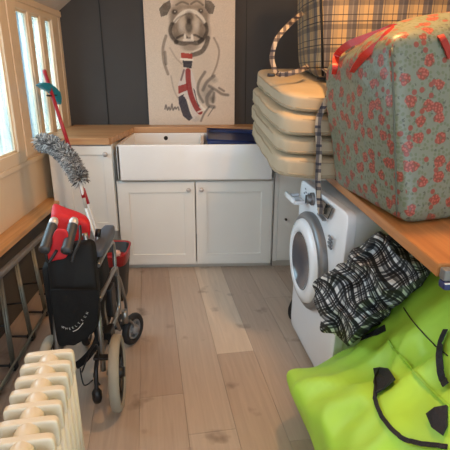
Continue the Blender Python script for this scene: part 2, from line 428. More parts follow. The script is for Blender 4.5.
b.box((XL, 1.3, .80), (XL+.016, 3.72, .832), .005)
struct('trim_2', b, 'cream')
b = MB(); b.box((XL, YF, .482), (-1.03, 3.1, .515), .005); o = struct('trim_3', b, 'ledge')
b = MB(); b.box((XL, YF, 0), (XL+.012, 3.1, .48)); struct('baseboard_left', b, 'taupe')

# ------------------------------------------------------------------ kitchen units
def shaker(parent, x0, x1, z0, z1, y, rail=.075, mat_='cab'):
    b = MB(); b.box((x0, y, z0), (x1, y+.012, z1), .001)
    for r in (((x0, z0), (x0+rail, z1)), ((x1-rail, z0), (x1, z1)), ((x0+rail-.001, z0), (x1-rail+.001, z0+rail)), ((x0+rail-.001, z1-rail), (x1-rail+.001, z1))):
        b.box((r[0][0], y-.010, r[0][1]), (r[1][0], y+.001, r[1][1]), .0022)
    return obj('door', b, mat_, parent)
def knob(door, x, y, z, r=.016):
    b = MB(); b.lathe([(.0, 0), (.006, 0), (.006, -.012), (r*.8, -.016), (r, -.022), (r*.85, -.029), (.0, -.031)], (x, y, z), (0, 1, 0), 20)
    obj('knob', b, 'knob', door)
YC = 3.0
t = thing('sink_cabinet', 'wide ivory two-door cabinet carrying the white double sink', 'cabinet', (-.1, 3.2, 0))
b = MB()
b.box((-.630, YC+.012, .03), (.445, 3.62, .05)); b.box((-.630, YC+.012, .03), (-.615, 3.62, .65)); b.box((.427, YC+.012, .03), (.445, 3.62, .65)); b.box((-.62, 3.6, .03), (.43, 3.62, .65)); b.box((-.62, YC+.014, .625), (.43, YC+.05, .65))
obj('body', b, 'cab', t)
b = MB(); b.box((-.630, YC+.03, 0), (.445, YC+.05, .035), .002); obj('plinth', b, 'plinth', t)
d = shaker(t, -.622, -.100, .042, .646, YC); knob(d, -.140, YC-.01, .592)
d = shaker(t, -.093, .434, .042, .646, YC); knob(d, -.053, YC-.01, .592)

t = thing('corner_cabinet', 'narrow ivory wall-side cabinet left of the sink cabinet, beside the duster', 'cabinet', (-.87, 3.2, 0))
b = MB(); b.box((-1.06, YC+.014, .29), (-.640, 3.6, .898), .001); obj('body', b, 'cab', t)
d = shaker(t, -.985, -.642, .300, .890, YC, .06); knob(d, -.680, YC-.01, .838, .017)
b = MB(); b.box((-1.06, YC+.10, 0), (-.640, YC+.12, .292)); obj('plinth', b, 'plinth', t)

t = thing('side_cabinet', 'narrow pale cabinet between the sink cabinet and the washing machine', 'cabinet', (.6, 3.2, 0))
b = MB(); b.box((.452, YC+.012, .05), (1.05, 3.59, .866), .001); b.box((.450, YC, .05), (.475, YC+.014, .866), .001); obj('body', b, 'cab', t)
b = MB(); b.box((.479, YC-.006, .07), (1.04, YC+.012, .862), .002); d = obj('door', b, 'cab', t)
b = MB(); b.box((.452, YC+.03, 0), (1.05, YC+.05, .05)); obj('plinth', b, 'plinth', t)
b = MB(); b.cyl((.535, YC-.022, .37), (.535, YC-.005, .37), .008); obj('catch', b, 'black', d)

# worktop left with its diagonal cut, and the strip behind the sink
b = MB()
zt, zb = .942, .899
poly = [(-1.098, 2.975), (-.655, 2.975), (-.585, 3.60), (.47, 3.60), (.47, 3.60), (1.74, 3.60), (1.74, 3.795), (-1.098, 3.795)]
poly[1] = (-.648, 2.975); poly.insert(2, (-.640, 3.0))
b.prism([V((x, y, zb)) for x, y in poly], (0, 0, zt-zb), .002)
tag(obj('worktop', b, 'oak_x'), 'pale oak worktop running along the dark back wall around the sink', 'worktop')
b = MB(); b.prism([V(p) for p in ((.553, .985, .868), (1.74, .985, .868), (1.74, 3.598, .868), (.472, 3.598, .868), (.472, 2.98, .868), (.540, 2.97, .868))], (0, 0, .035), .002)
tag(obj('worktop', b, 'oak_y'), 'orange-brown wooden worktop on the right carrying the floral bag', 'worktop')
b = MB(); b.box((1.70, 1.0, 0), (1.74, 2.9, .868)); 
# butler sink
t = thing('butler_sink', 'white double-bowl butler sink set under the bulldog picture', 'sink', (-.1, 3.25, .65))
b = MB(); sx0, sx1, sy0, sy1, z0, z1, w = -.606, .44, 2.955, 3.595, .664, .900, .028
b.box((sx0, sy0, z0), (sx1, sy0+w, z1), .009, 3); b.box((sx0, sy1-w, z0), (sx1, sy1, z1), .009, 3)
b.box((sx0, sy0, z0), (sx0+w, sy1, z1), .009, 3); b.box((sx1-w, sy0, z0), (sx1, sy1, z1), .009, 3)
b.box((-.062, sy0+.01, z0), (-.034, sy1-.01, z1-.012), .008, 3); b.box((sx0+.006, sy0+.006, z0), (sx1-.006, sy1-.006, z0+.035), .006)
obj('basin', b, 'ceramic', t)
b = MB(); b.box((sx0+.02, sy0+.03, .651), (sx1-.02, sy1-.02, .668)); obj('support', b, 'plinth', t)
b = MB(); b.cyl((-.335, sy1-w-.003, .862), (-.335, sy1-w+.01, .862), .016, n=24); obj('overflow', b, 'hole', t)
b = MB()
for x in (-.33, .2):
    b = MB(); b.lathe([(0, .002), (.03, .002), (.04, .006), (.045, .001)], (x, 3.3, z0+.034), (0, 0, 1), 24); obj('drain', b, 'chrome', t)
# blue tray
t = thing('washing_tub', 'navy blue plastic tub sitting in the right bowl of the sink', 'tub', (.2, 3.3, .885))
def tz(x, y, h): return V((x, y, .903+h+(y-3.02)*.025-(x-.0)*.045))
b = MB(); x0, x1, y0, y1 = -.01, .402, 3.02, 3.54
def slab(xa, xb, ya, yb, ha, hb): b.hexa([tz(xa, ya, ha), tz(xb, ya, ha), tz(xb, yb, ha), tz(xa, yb, ha), tz(xa, ya, hb), tz(xb, ya, hb), tz(xb, yb, hb), tz(xa, yb, hb)], 3, 14, smooth=False)
slab(x0, x1, y0, y1, -.008, .0); slab(x0, x0+.012, y0, y1, -.185, .018); slab(x1-.012, x1, y0, y1, -.185, .018); slab(x0, x1, y1-.012, y1, -.185, .018); slab(x0, x1, y0, y0+.012, -.185, .016)
obj('pan', b, 'navy', t)
b = MB(); b.tube([tz(x0, y0, .018), tz(x1, y0, .018), tz(x1, y1, .020), tz(x0, y1, .020)], .006, 8, closed=True); obj('rim', b, 'navy', t)

# ------------------------------------------------------------------ bulldog picture
YP = 3.752
pl_, pr_ = at(146, 60, Y=YP).x, at(234.8, 60, Y=YP).x; zb_ = .943; ztop = 1.97
def px2(p):   # photo position on the print -> (x, z)
    q = at(p[0], p[1], Y=YP); return (q.x, q.z)
t = thing('dog_picture', 'canvas print of a bulldog wearing a flag tie, leaning on the back wall', 'picture', ((pl_+pr_)/2, YP, zb_))
b = MB(); b.box((pl_, YP+.001, zb_), (pr_, YP+.03, ztop), .002); obj('canvas_frame', b, mat('canvas_edge', (196, 184, 168), .8), t)
nx, nz_ = 190, 280
gx = np.linspace(pl_, pr_, nx); gz = np.linspace(zb_, ztop, nz_); GX, GZ = np.meshgrid(gx, gz)
S = abs(px2((190, 60))[0]-px2((189, 60))[0])     # metres per photo step
base = np.array(lin((218, 204, 186))[:3]); col = np.ones((nz_, nx, 3))*base
rng = np.random.RandomState(3)
def seg_dist(pts):
    best = np.full(GX.shape, 9.)
    for (ax, az), (bx, bz) in zip(pts, pts[1:]):
        dx, dz = bx-ax, bz-az; L2 = dx*dx+dz*dz+1e-12
        tt = np.clip(((GX-ax)*dx+(GZ-az)*dz)/L2, 0, 1)
        best = np.minimum(best, np.hypot(GX-ax-tt*dx, GZ-az-tt*dz))
    return best
_nz = np.kron(rng.rand(nz_//4+1, nx//4+1), np.ones((4, 4)))[:nz_, :nx]*.5+rng.rand(nz_, nx)*.5
INK = [.6]
def blend(mask, rgb, a):
    global col
    mask = np.clip(mask, 0, 1)*(1-INK[0]*.30*_nz)
    m = (np.clip(mask, 0, 1)*a)[..., None]; col = col*(1-m)+np.array(lin(rgb)[:3])*m
def line(pts, w, rgb, a=.8, soft=.6):
    P = [px2((p.x, p.y)) for p in smooth_path([V((x, y, 0)) for x, y in pts], 5)]
    blend((w*S/2*(1+soft)-seg_dist(P))/(w*S/2*soft+1e-6), rgb, a)
def ell(cx, cy, rx, ry, rgb, a=.8, soft=.4, rot=0):
    x, z = px2((cx, cy)); c, s_ = math.cos(rot), math.sin(rot)
    u = ((GX-x)*c+(GZ-z)*s_)/(rx*S); v = (-(GX-x)*s_+(GZ-z)*c)/(ry*S)
    blend((1-np.hypot(u, v))/soft, rgb, a)
def polyf(pts, rgb, a=1):
    P = [px2(p) for p in pts]; ins = np.zeros(GX.shape, bool)
    for (ax, az), (bx, bz) in zip(P, P[1:]+P[:1]):
        cnd = ((az > GZ) != (bz > GZ)); ins ^= cnd & (GX < (bx-ax)*(GZ-az)/((bz-az)+1e-12)+ax)
    blend(ins.astype(float), rgb, a)
dk, md, lt, wh = (36, 28, 22), (104, 88, 72), (176, 160, 140), (236, 228, 214)
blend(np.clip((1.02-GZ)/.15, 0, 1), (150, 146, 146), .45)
line([(171, 76), (174, 90), (179, 100)], 1.2, md, .4)
ell(190, 62, 30, 48, lt, .22, .5); ell(189, 20, 21, 26, lt, .8, .3); ell(190, -2, 18, 14, lt, .7, .4)
ell(176, 31, 9, 12, md, .75, .5); ell(203, 31, 9, 12, md, .75, .5); ell(175, 13, 8, 9, md, .6, .6); ell(204, 12, 8, 9, md, .6, .6)
polyf([(159, 9), (163, 4), (170, 0), (171, 7), (167, 15), (161, 17)], dk, .85); polyf([(205, 0), (211, 1), (215, 6), (213, 14), (209, 14), (205, 8)], dk, .8)
ell(165, 6, 3, 4, md, .5)
ell(172, 22, 4, 9, dk, .45, .8); ell(206.5, 21, 4, 9, dk, .4, .8); ell(189, 7, 7, 3, md, .5, .8); ell(181, 7, 5, 3, (90, 74, 60), .4, .8); ell(197, 7, 5, 3, (90, 74, 60), .4, .8); ell(176, 37, 5, 5, dk, .45, .8); ell(203, 36, 5, 5, dk, .45, .8)
ell(174.5, 12, 3.6, 3, dk, .9, .5); ell(200.5, 11, 3.4, 3, dk, .85, .5); ell(175, 11.6, 1, .9, wh, .6, .5); ell(201, 10.5, 1, .9, wh, .5, .5)
line([(175, 21), (180, 15), (187, 11), (195, 12), (201, 17), (204, 22)], 2.6, wh, .85)
line([(173, 24), (178, 18), (186, 14)], 1.2, dk, .5); line([(196, 15), (201, 20), (205, 26)], 1.2, dk, .5)
line([(176, 5), (182, 2), (188, 4)], 1.4, dk, .6); line([(191, 4), (197, 1), (203, 5)], 1.4, dk, .6); line([(180, -4), (189, -2), (198, -5)], 1.2, dk, .5)
ell(189.3, 17, 5.5, 6.5, dk, .75, .5); ell(189, 27, 4.6, 8, dk, .8, .45); ell(189, 21, 3, 4, (40, 32, 28), .8, .6)
ell(181, 26, 4, 8, wh, .45, .7); ell(197, 26, 3.6, 8, wh, .45, .7)
line([(172, 24), (170, 30), (172, 37), (177, 42)], 2.6, dk, .8); line([(206, 24), (207, 31), (204, 38), (199, 42)], 2.4, dk, .75)
line([(176, 42), (183, 43.5), (190, 42), (197, 43), (202, 40)], 3.4, dk, .85); line([(177, 38), (184, 35), (189, 39), (194, 35), (201, 38)], 1.6, dk, .8)
ell(190, 47, 11, 5, md, .6, .5); ell(185, 36.5, 1.5, 3, wh, 1, .4); ell(192, 37, 1.8, 3.2, wh, 1, .4); line([(184, 40), (193, 40)], 2, wh, .8)
line([(166, 36), (163, 48), (164, 62), (168, 74)], 2.2, md, .7); line([(165, 52), (166, 64)], 2, dk, .6)
line([(214, 38), (219, 50), (217, 64), (212, 76)], 1.5, md, .6); line([(170, 48), (176, 58), (182, 64)], 1.2, md, .35)
line([(192, 55), (201, 52), (206, 45), (208, 38)], 3.4, dk, .85); line([(193, 52), (201, 48)], 1, wh, .5)
INK[0] = .25
polyf([(181, 52.5), (192.5, 54), (192.6, 59), (181, 58)], (172, 62, 48)); line([(181, 59), (192.5, 60)], 1.4, wh, 1)
polyf([(182.5, 60.5), (192.5, 61), (191.5, 68.5), (183.5, 67)], (52, 50, 58))
polyf([(184, 68), (191.5, 69), (196, 84), (198, 98), (203, 110), (197, 116), (190, 121), (184, 117), (179, 105), (178, 84)], (214, 204, 196))
polyf([(179, 104), (184, 96), (189, 104), (194, 117), (189, 121), (183, 116)], (56, 54, 66)); polyf([(178.3, 97), (184, 94), (182, 103), (179, 104)], (60, 58, 70))
polyf([(178.3, 86), (188, 83), (188, 90), (178.3, 94)], (156, 58, 52)); polyf([(193, 88), (197, 92), (201, 106), (198, 107)], (70, 66, 76))
line([(188, 71), (188.5, 82), (191, 95), (196, 107), (200, 112)], 5, (150, 48, 46), 1, .15); line([(187.5, 100), (191, 112), (194, 118)], 1.5, wh, .9)
line([(184, 70), (181, 80)], 1.5, (90, 60, 60), .8); line([(196, 90), (199, 103), (205, 110)], 1.6, wh, .9); line([(198, 112), (206, 109), (214, 107)], 1.2, wh, .8)
for pts, w in (([(205, 72), (199, 82), (198, 92), (203, 102)], 3), ([(214, 76), (207, 82), (203, 90)], 3.4), ([(209, 86), (216, 90), (222, 94), (228, 95)], 3), ([(212, 90), (207, 97), (208, 105), (214, 107)], 4), ([(214, 93), (213, 102)], 3), ([(209, 107), (204, 114), (201, 121)], 2.2), ([(214, 107), (208, 116)], 1.2), ([(219, 88), (224, 91)], 2.4)):
    line(pts, w*.55, (70, 66, 64), .7, 1.4)
ell(206, 92, 10, 14, (110, 106, 102), .5, .8); ell(212, 99, 5, 6, (60, 56, 54), .6, .8); ell(214, 80, 5, 4, (110, 106, 100), .5, .8); ell(196, 119, 7, 4, (170, 170, 172), .5, .6)
line([(165, 109), (166, 105), (167.5, 110), (169, 107), (170, 110)], 1.1, (70, 66, 66), .8); line([(171, 109), (172, 104), (173, 110), (175, 107), (176, 109), (178, 107), (179, 110)], 1.1, (70, 66, 66), .8)
col *= (1+.05*rng.randn(nz_, nx, 1)); col = np.clip(col, 0, 1)
pm = bpy.data.meshes.new('print')
vv = np.stack([GX-(pl_+pr_)/2, np.zeros_like(GX)-.0005, GZ-zb_], -1).reshape(-1, 3)
idx = np.arange(nx*nz_).reshape(nz_, nx); fc = np.stack([idx[:-1, :-1], idx[:-1, 1:], idx[1:, 1:], idx[1:, :-1]], -1).reshape(-1, 4)
pm.from_pydata(vv.tolist(), [], fc.tolist())
ca = pm.color_attributes.new('ink', 'FLOAT_COLOR', 'POINT'); ca.data.foreach_set('color', np.concatenate([col.reshape(-1, 3), np.ones((nx*nz_, 1))], 1).ravel())
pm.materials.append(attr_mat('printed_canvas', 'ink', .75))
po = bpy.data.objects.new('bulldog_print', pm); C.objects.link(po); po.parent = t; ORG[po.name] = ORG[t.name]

# ------------------------------------------------------------------ cushions
def cushion(i, label, z0n, z0f, thn, thf, xl, xf, yn, yf, seed):
    t = thing('seat_cushion', label, 'cushion', (xl+.27, yn+.4, z0n), 'cushions stacked on the right worktop')
    xr = xl+.56; th = (thn+thf)/2
    c8 = [(xl, yn, z0n), (xr, yn-.04, z0n), (xr-.02, yf, z0f), (xf, yf, z0f)]; c8 += [(p[0], p[1], p[2]+(thn if k < 2 else thf)) for k, p in enumerate(c8)]
    def fn(p, q):
        e = max(abs(q.x), abs(q.y)); 
        s = .012*(1-e**4)*(1 if q.z > 0 else -.5)*abs(q.z)
        return p+V((0, 0, s)) + V((noise.noise(p*6+V((seed,)*3)), noise.noise(p*6+V((seed+9,)*3)), noise.noise(p*7+V((seed+4,)*3))*.9))*.008
    b = MB(); b.hexa(c8, 18, 7, fn); obj('pad', b, 'cushion', t)
    for zz in (.26, .80):
        pts = []
        for k in range(64):
            a = 2*PI*k/64; x, y = math.cos(a), math.sin(a); l = (abs(x)**7+abs(y)**7+abs(zz*2-1)**7)**(1/7); x, y = x/l, y/l
            u, v = (x+1)/2, (y+1)/2; c = [V(p) for p in c8[:4]]
            q = (c[0]*(1-u)+c[1]*u)*(1-v)+(c[3]*(1-u)+c[2]*u)*v; q.z += (thn*(1-v)+thf*v)*zz
            q += V((noise.noise(q*6+V((seed,)*3)), noise.noise(q*6+V((seed+9,)*3)), noise.noise(q*7+V((seed+4,)*3))*.9))*.008
            pts.append(q)
        b = MB(); b.tube(pts, .0045, 6, closed=True); obj('piping', b, 'piping', t)
cz = [.903, 1.006, 1.086, 1.178]; tn_ = [.104, .082, .094, .080]
cf = [.985, 1.082, 1.178, 1.274]
labs = ['cream seat cushion at the bottom of the stack, resting on the right worktop', 'cream seat cushion second from the bottom of the stack', 'cream seat cushion second from the top of the stack', 'cream seat cushion on top of the stack, under the checked bag']
for i in range(4):
    cushion(i, labs[i], cz[i], cf[i], tn_[i], .096, [.282, .284, .292, .312][i], [.262, .252, .256, .280][i], 1.865+.012*(i % 2), 2.90, 3.1*i+1)

# ------------------------------------------------------------------ checked bag on the cushions
t = thing('checked_bag', 'beige and grey checked laundry bag standing on the cushions, top right', 'bag', (.78, 2.35, 1.305))
c8 = [(.505, 2.12, 1.312), (1.22, 2.10, 1.30), (1.22, 2.60, 1.33), (.49, 2.62, 1.345), (.458, 2.12, 1.92), (1.25, 2.10, 1.90), (1.22, 2.62, 1.92), (.45, 2.62, 1.94)]
def fn(p, q): return p+V((noise.noise(p*4)*.014, noise.noise(p*4+V((5, 5, 5)))*.014-.02*(1-q.x**2)*(1-q.z**2)*(1 if q.y < 0 else -1), noise.noise(p*5)*.008))
b = MB(); b.hexa(c8, 22, 14, fn); obj('body', b, 'plaid_bag', t)
b = MB(); b.tube([(.515, 2.112, 1.33), (.498, 2.105, 1.5), (.477, 2.103, 1.7), (.467, 2.11, 1.9)], .006, 8); b.tube([(.49, 2.11, 1.32), (.8, 2.09, 1.31), (1.2, 2.1, 1.31)], .005, 8); obj('piping', b, 'black_cloth', t)
hp = [at(303, 13, Y=2.35), at(294, 20, Y=2.28), at(284, 30, Y=2.22), at(276, 41, Y=2.2), at(272, 57, Y=2.2), at(275, 70, Y=2.18), at(281, 74.5, Y=2.14), at(292, 73, Y=2.12), at(303, 69, Y=2.13), at(309, 66, Y=2.2)]
b = MB(); b.strap(hp, 'face', .022, .004); obj('handle', b, 'plaid_strap', t)
b = MB(); p = at(271, 75, Y=2.16); b.box(p-V((.016, .02, .008)), p+V((.016, .02, .008)), .005); obj('buckle', b, 'black', t)
sp = [V((.512, 2.09, 1.36)), V((.505, 1.98, 1.345)), V((.49, 1.88, 1.315)), V((.478, 1.825, 1.27)), at(318.5, 120, Y=1.815), at(319, 150, Y=1.815), at(318, 178, Y=1.815), at(319, 198, Y=1.815), at(321, 214, Y=1.815)]
b = MB(); b.strap(sp, (1, -.2, 0), .023, .004); obj('strap', b, 'plaid_strap', t)

# ------------------------------------------------------------------ floral bag
t = thing('floral_bag', 'large floral laundry bag with red handles on the right worktop', 'bag', (.9, 1.65, .904))
c8 = [(.584, 1.255, .905), (1.22, 1.47, .905), (1.22, 1.80, .905), (.512, 1.80, .905), (.498, 1.325, 1.435), (1.2, 1.45, 1.52), (1.2, 1.81, 1.52), (.438, 1.82, 1.375)]
def fn(p, q):
    bl = V((-.018*(1-q.y**2)*(1 if q.x < 0 else -1)*(1-q.z**2), -.025*(1-q.x**2)*(1-q.z**2)*(1 if q.y < 0 else -1), .075*(1-q.x**4)*(1-q.y**2)*(max(0, q.z)**3)))
    w = 1 if q.z > -.9 else .1
    return p+bl+V((noise.noise(p*4.5)*.016, noise.noise(p*4.5+V((5, 5, 5)))*.016, noise.noise(p*5+V((2, 2, 2)))*.014*w))*w
b = MB(); b.hexa(c8, 30, 20, fn); fbody = obj('body', b, 'floral', t)
def bvh_of(o):
    me = o.data; L0 = ORG[o.name]
    return bvhtree.BVHTree.FromPolygons([v.co+L0 for v in me.vertices], [tuple(p.vertices) for p in me.polygons])
def on(bv, x, y, lift=.004):
    "point of a soft surface, lifted slightly along its normal"
    d = (_R @ V(((x-225)/450, (225-y)/450, -1))).normalized()
    h = bv.ray_cast(V((0, 0, CAM_Z)), d)
    if h[0] is None: return None, None
    n = h[1] if h[1].dot(d) < 0 else -h[1]
    return h[0]+n*lift, n
fbv = bvh_of(fbody)
pA, nA = on(fbv, 392.5, 70)
b = MB(); pts = []
for y in range(48, 222, 8):
    p, n = on(fbv, 392+5.5*(y-45)/175, y, .001)
    if p: pts.append(p)
b.tube(pts, .003, 6); obj('seam', b, mat('seam_binding', (88, 92, 80), .6), t)
def offs(pt, x, y, Y): return at(x, y, Y=Y)
def hs(*a): return [q for q in a if q is not None]
b = MB(); Hs = hs(on(fbv, 336, 74)[0], on(fbv, 338, 66, .008)[0], at(337, 55, Y=1.72), at(348, 45, Y=1.64), at(364, 38.5, Y=1.58), at(380, 33, Y=1.52), at(394, 28, Y=1.48), at(405, 31, Y=1.5), at(416, 34, Y=1.55))
b.strap(Hs, 'face', .024, .004); obj('handle', b, 'red', t)
b = MB(); Hs = hs(on(fbv, 354, 72)[0], on(fbv, 360, 64, .008)[0], on(fbv, 369, 55, .012)[0], at(379, 44, Y=1.42), at(387, 35, Y=1.42), at(395, 28.5, Y=1.46))
b.strap(Hs, 'face', .022, .004); obj('handle', b, 'red', t)
b = MB(); Hs = [at(426, 29, Y=1.5), at(434, 31, Y=1.44)]+[q for q in (on(fbv, 440, 38, .006)[0], on(fbv, 445, 47, .006)[0], on(fbv, 449, 58, .006)[0]) if q]
b.strap(Hs, lambda s: V((1, .3, .3)), .02, .004); obj('handle', b, mat('dark_red_webbing', (150, 40, 34), .5), t)

# small packet hanging at the near end of the right worktop
t = thing('folded_packet', 'small grey and navy plastic packet at the near end of the right worktop', 'packet', (.60, .95, .80))
Rz = Matrix.Rotation(math.radians(20), 3, 'Z')
b = MB(); b.box((.556, .955, .868), (.68, .982, .898), .006); obj('fold', b, 'greypl', t)
b = MB(); b.box((.556, .948, .848), (.68, .98, .868), .006); b2 = obj('sleeve', b, 'bagnavy', t)
b = MB(); b.box((.555, .945, .866), (.68, .95, .869), .001); obj('edge_strip', b, 'white_pl', t)

# ------------------------------------------------------------------ washing machine
Fp, Np = V((.455, 2.20, 0)), V((.515, 1.60, 0)); al = (Np-Fp).normalized(); dp = V((-al.y, al.x, 0)); dp = dp if dp.x > 0 else -dp
def wm(s, d, z): return Fp+al*s+dp*d+V((0, 0, z))
t = thing('washing_machine', 'white front-loading washing machine under the right worktop', 'washing machine', wm(.3, .28, 0))
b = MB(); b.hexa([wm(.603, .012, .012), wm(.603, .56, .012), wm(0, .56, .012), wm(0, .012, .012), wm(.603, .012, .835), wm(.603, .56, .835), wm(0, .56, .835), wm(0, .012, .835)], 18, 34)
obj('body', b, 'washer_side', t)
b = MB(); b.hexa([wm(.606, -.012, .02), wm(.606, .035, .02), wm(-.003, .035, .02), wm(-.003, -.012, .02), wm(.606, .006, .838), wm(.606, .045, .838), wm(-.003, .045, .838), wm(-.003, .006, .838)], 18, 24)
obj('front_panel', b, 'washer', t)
dc = (.240, .498)
def wmp(prof, cs, cz_, n=48):
    b = MB(); b.lathe(prof, wm(cs, -.008, cz_), -dp, n); return b
d_ = obj('door', wmp([(.232, -.01), (.234, .010), (.229, .020), (.217, .028), (.202, .028), (.198, .018)], *dc), 'chrome', t, 'silver ring of the round door')
obj('inner_ring', wmp([(.203, .026), (.197, .040), (.165, .050), (.142, .048), (.138, .04), (.136, .01)], *dc), 'washer', d_)
obj('door_glass', wmp([(.139, .044), (.132, .036), (.100, .016), (.05, .004), (0, .0)], *dc), 'glass_dark', d_)
# controls
b = MB(); o_ = wm(.205, -.002, .79); b.lathe([(.030, -.008), (.030, .004), (.027, .006)], o_, -dp, 32); b.lathe([(.022, 0), (.021, .022), (.018, .026), (0, .026)], o_, -dp, 32)
obj('dial', b, 'chrome', t)
b = MB(); p = wm(.205, -.030, .79); b.box(p-V((.003, .003, .02)), p+V((.001, .003, .02)), .001); obj('pointer', b, 'black', t)
b = MB(); b.prism([wm(.315, -.008, .768), wm(.445, -.008, .768), wm(.475, -.004, .825), wm(.300, -.004, .825)], -dp*.004, .001); obj('display', b, 'screen', t)
b = MB()
for i, (s_, z_) in enumerate(((.115, .815), (.125, .800), (.135, .785), (.145, .772), (.10, .79), (.16, .80))): b.box(wm(s_, -.0085, z_), wm(s_+.014, -.0065, z_+.006))
obj('print', b, 'grey_text', t)
b = MB()
for i in range(4): b.box(wm(.46+.006*(i % 2), -.0115, .70-.014*i), wm(.51, -.0085, .706-.014*i))
obj('print', b, 'grey_text', t)
b = MB(); b.box(wm(.315, -.012, .750), wm(.415, -.004, .756), .001); obj('button_row', b, 'chrome', t)
b = MB()
q0, q1 = at(283, 206, X=.37), at(299, 219, X=.43)
pA_ = wm(.02, -.085, .768)
for (s0, s1, d0, d1, z0_, z1_) in ((-.0, .15, -.075, -.062, .752, .778), (.0, .010, -.07, .0, .752, .766), (.140, .15, -.07, 0, .752, .766), (.0, .15, -.07, 0, .748, .753)):
    b.hexa([wm(s1, d0, z0_), wm(s1, d1, z0_), wm(s0, d1, z0_), wm(s0, d0, z0_), wm(s1, d0, z1_), wm(s1, d1, z1_), wm(s0, d1, z1_), wm(s0, d0, z1_)], 3, 16)
obj('detergent_drawer', b, 'washer', t)
for s_ in (.05, .55):
    for d0 in (.06, .5):
        b = MB(); b.cyl(wm(s_, d0, 0), wm(s_, d0, .02), .022); obj('foot', b, 'black', t)
b = MB(); b.tube(smooth_path([wm(-.03, .02, .16), wm(-.05, .0, .08), wm(-.05, .01, .02), wm(-.03, .05, .012)]), .012, 8); obj('hose', b, 'black', t)

# ------------------------------------------------------------------ green bag
t = thing('green_bag', 'big lime green carrier bag with black handles, bottom right', 'bag', (.75, 1.05, 0))
c8 = [(.43, .45, .0), (1.25, .45, .0), (1.25, 1.50, .0), (.40, 1.53, .0), (.43, .50, .48), (.90, .45, .90), (.98, 1.46, .90), (.245, 1.50, .275)]
def gfn(p, q):
    if q.z > -.2:
        # swell of the upper side, rounded near the raised right edge
        p = p+V((-.02*(1-q.y**2), 0, .04*(1-q.x**2)*(1-q.y**2)-.15*math.exp(-((q.x+.30)/.5)**2)*min(1, max(0, (q.y+.3)/1.2))))
    if p.z > .835: p.z = .835+(p.z-.835)*.15
    w = min(1, max(0, (q.z+1)*1.4))
    cr = abs(noise.noise(p*7+V((3, 1, 7)))); cr2 = abs(noise.noise(V((p.x*4, p.y*9, p.z*4))+V((11, 2, 5))))
    d = (-.045*(cr-.25) - .035*(cr2-.25))*w
    # edge puckers along the left side
    if q.x < -.4: d += .012*math.sin(p.y*38+p.z*12)*(-q.x-.4)*w
    dirn = V((-.5 if q.x < 0 else .2, 0, .8))
    p = p+dirn*d
    p.z = max(p.z, .002); return p
b = MB(); b.hexa(c8, 40, 9, gfn); gbody = obj('body', b, 'green', t)
gbv = bvh_of(gbody)
def path_on(bv, pts, lift):
    out = []
    for x, y in pts:
        p, n = on(bv, x, y, lift)
        if p: out.append((p, n))
    return out
def strap_on(bv, pts, w, lift, th=.003, name='strap', m='webbing', parent=None, sub=5, off=1.0):
    P2 = smooth_path([V((x, y, 0)) for x, y in pts], sub); pn = path_on(bv, [(p.x, p.y) for p in P2], lift)
    if len(pn) < 2: print('strap missed', name); return
    b = MB(); N = len(pn); rings = []
    for i, (p, n) in enumerate(pn):
        d = (pn[min(i+1, N-1)][0]-pn[max(i-1, 0)][0]).normalized(); wd = d.cross(n).normalized()
        rings.append([b.bm.verts.new(p+wd*a*w/2+n*c*th/2) for a, c in ((-1, -1), (1, -1), (1, 1), (-1, 1))])
    for i in range(N-1):
        A, B = rings[i], rings[i+1]
        for k in range(4): b.bm.faces.new((A[k], A[(k+1) % 4], B[(k+1) % 4], B[k]))
    b.bm.faces.new(rings[0][::-1]); b.bm.faces.new(rings[-1])
    return obj(name, b, m, parent)
def patch_on(bv, poly, lift, th, name, m, parent):
    pn = path_on(bv, poly, lift)
    if len(pn) < 3: print('patch missed', name); return
    n = sum((q[1] for q in pn), V((0, 0, 0))).normalized(); b = MB(); b.prism([q[0] for q in pn], n*th); return obj(name, b, m, parent)
patch_on(gbv, [(375, 371), (382, 369.5), (391, 372), (398, 382), (386, 392), (378, 396), (375, 386), (377, 380)], .008, .006, 'handle_patch', 'webbing', t)
patch_on(gbv, [(430, 417), (438, 410), (449, 408), (449, 428), (445, 438), (435, 430)], .008, .006, 'handle_patch', 'webbing', t)
strap_on(gbv, [(377, 388), (376.5, 400), (382, 415), (392, 430), (405, 440), (420, 445), (440, 448), (449, 449)], .011, .008, name='handle', parent=t)
strap_on(gbv, [(449, 332), (444, 344), (442, 360), (444, 376), (449, 388)], .018, .012, name='handle', parent=t)
strap_on(gbv, [(404, 308), (412, 320), (424, 334), (436, 346), (448, 356)], .003, .002, name='seam', parent=t)
strap_on(gbv, [(389, 341), (398, 353), (410, 367), (422, 380), (436, 394), (449, 407)], .007, .007, name='seam', m=mat('green_seam', (138, 190, 48), .5), parent=t)

strap_on(gbv, [(354, 342), (370, 336), (386, 328)], .022, .004, name='lining', parent=t)
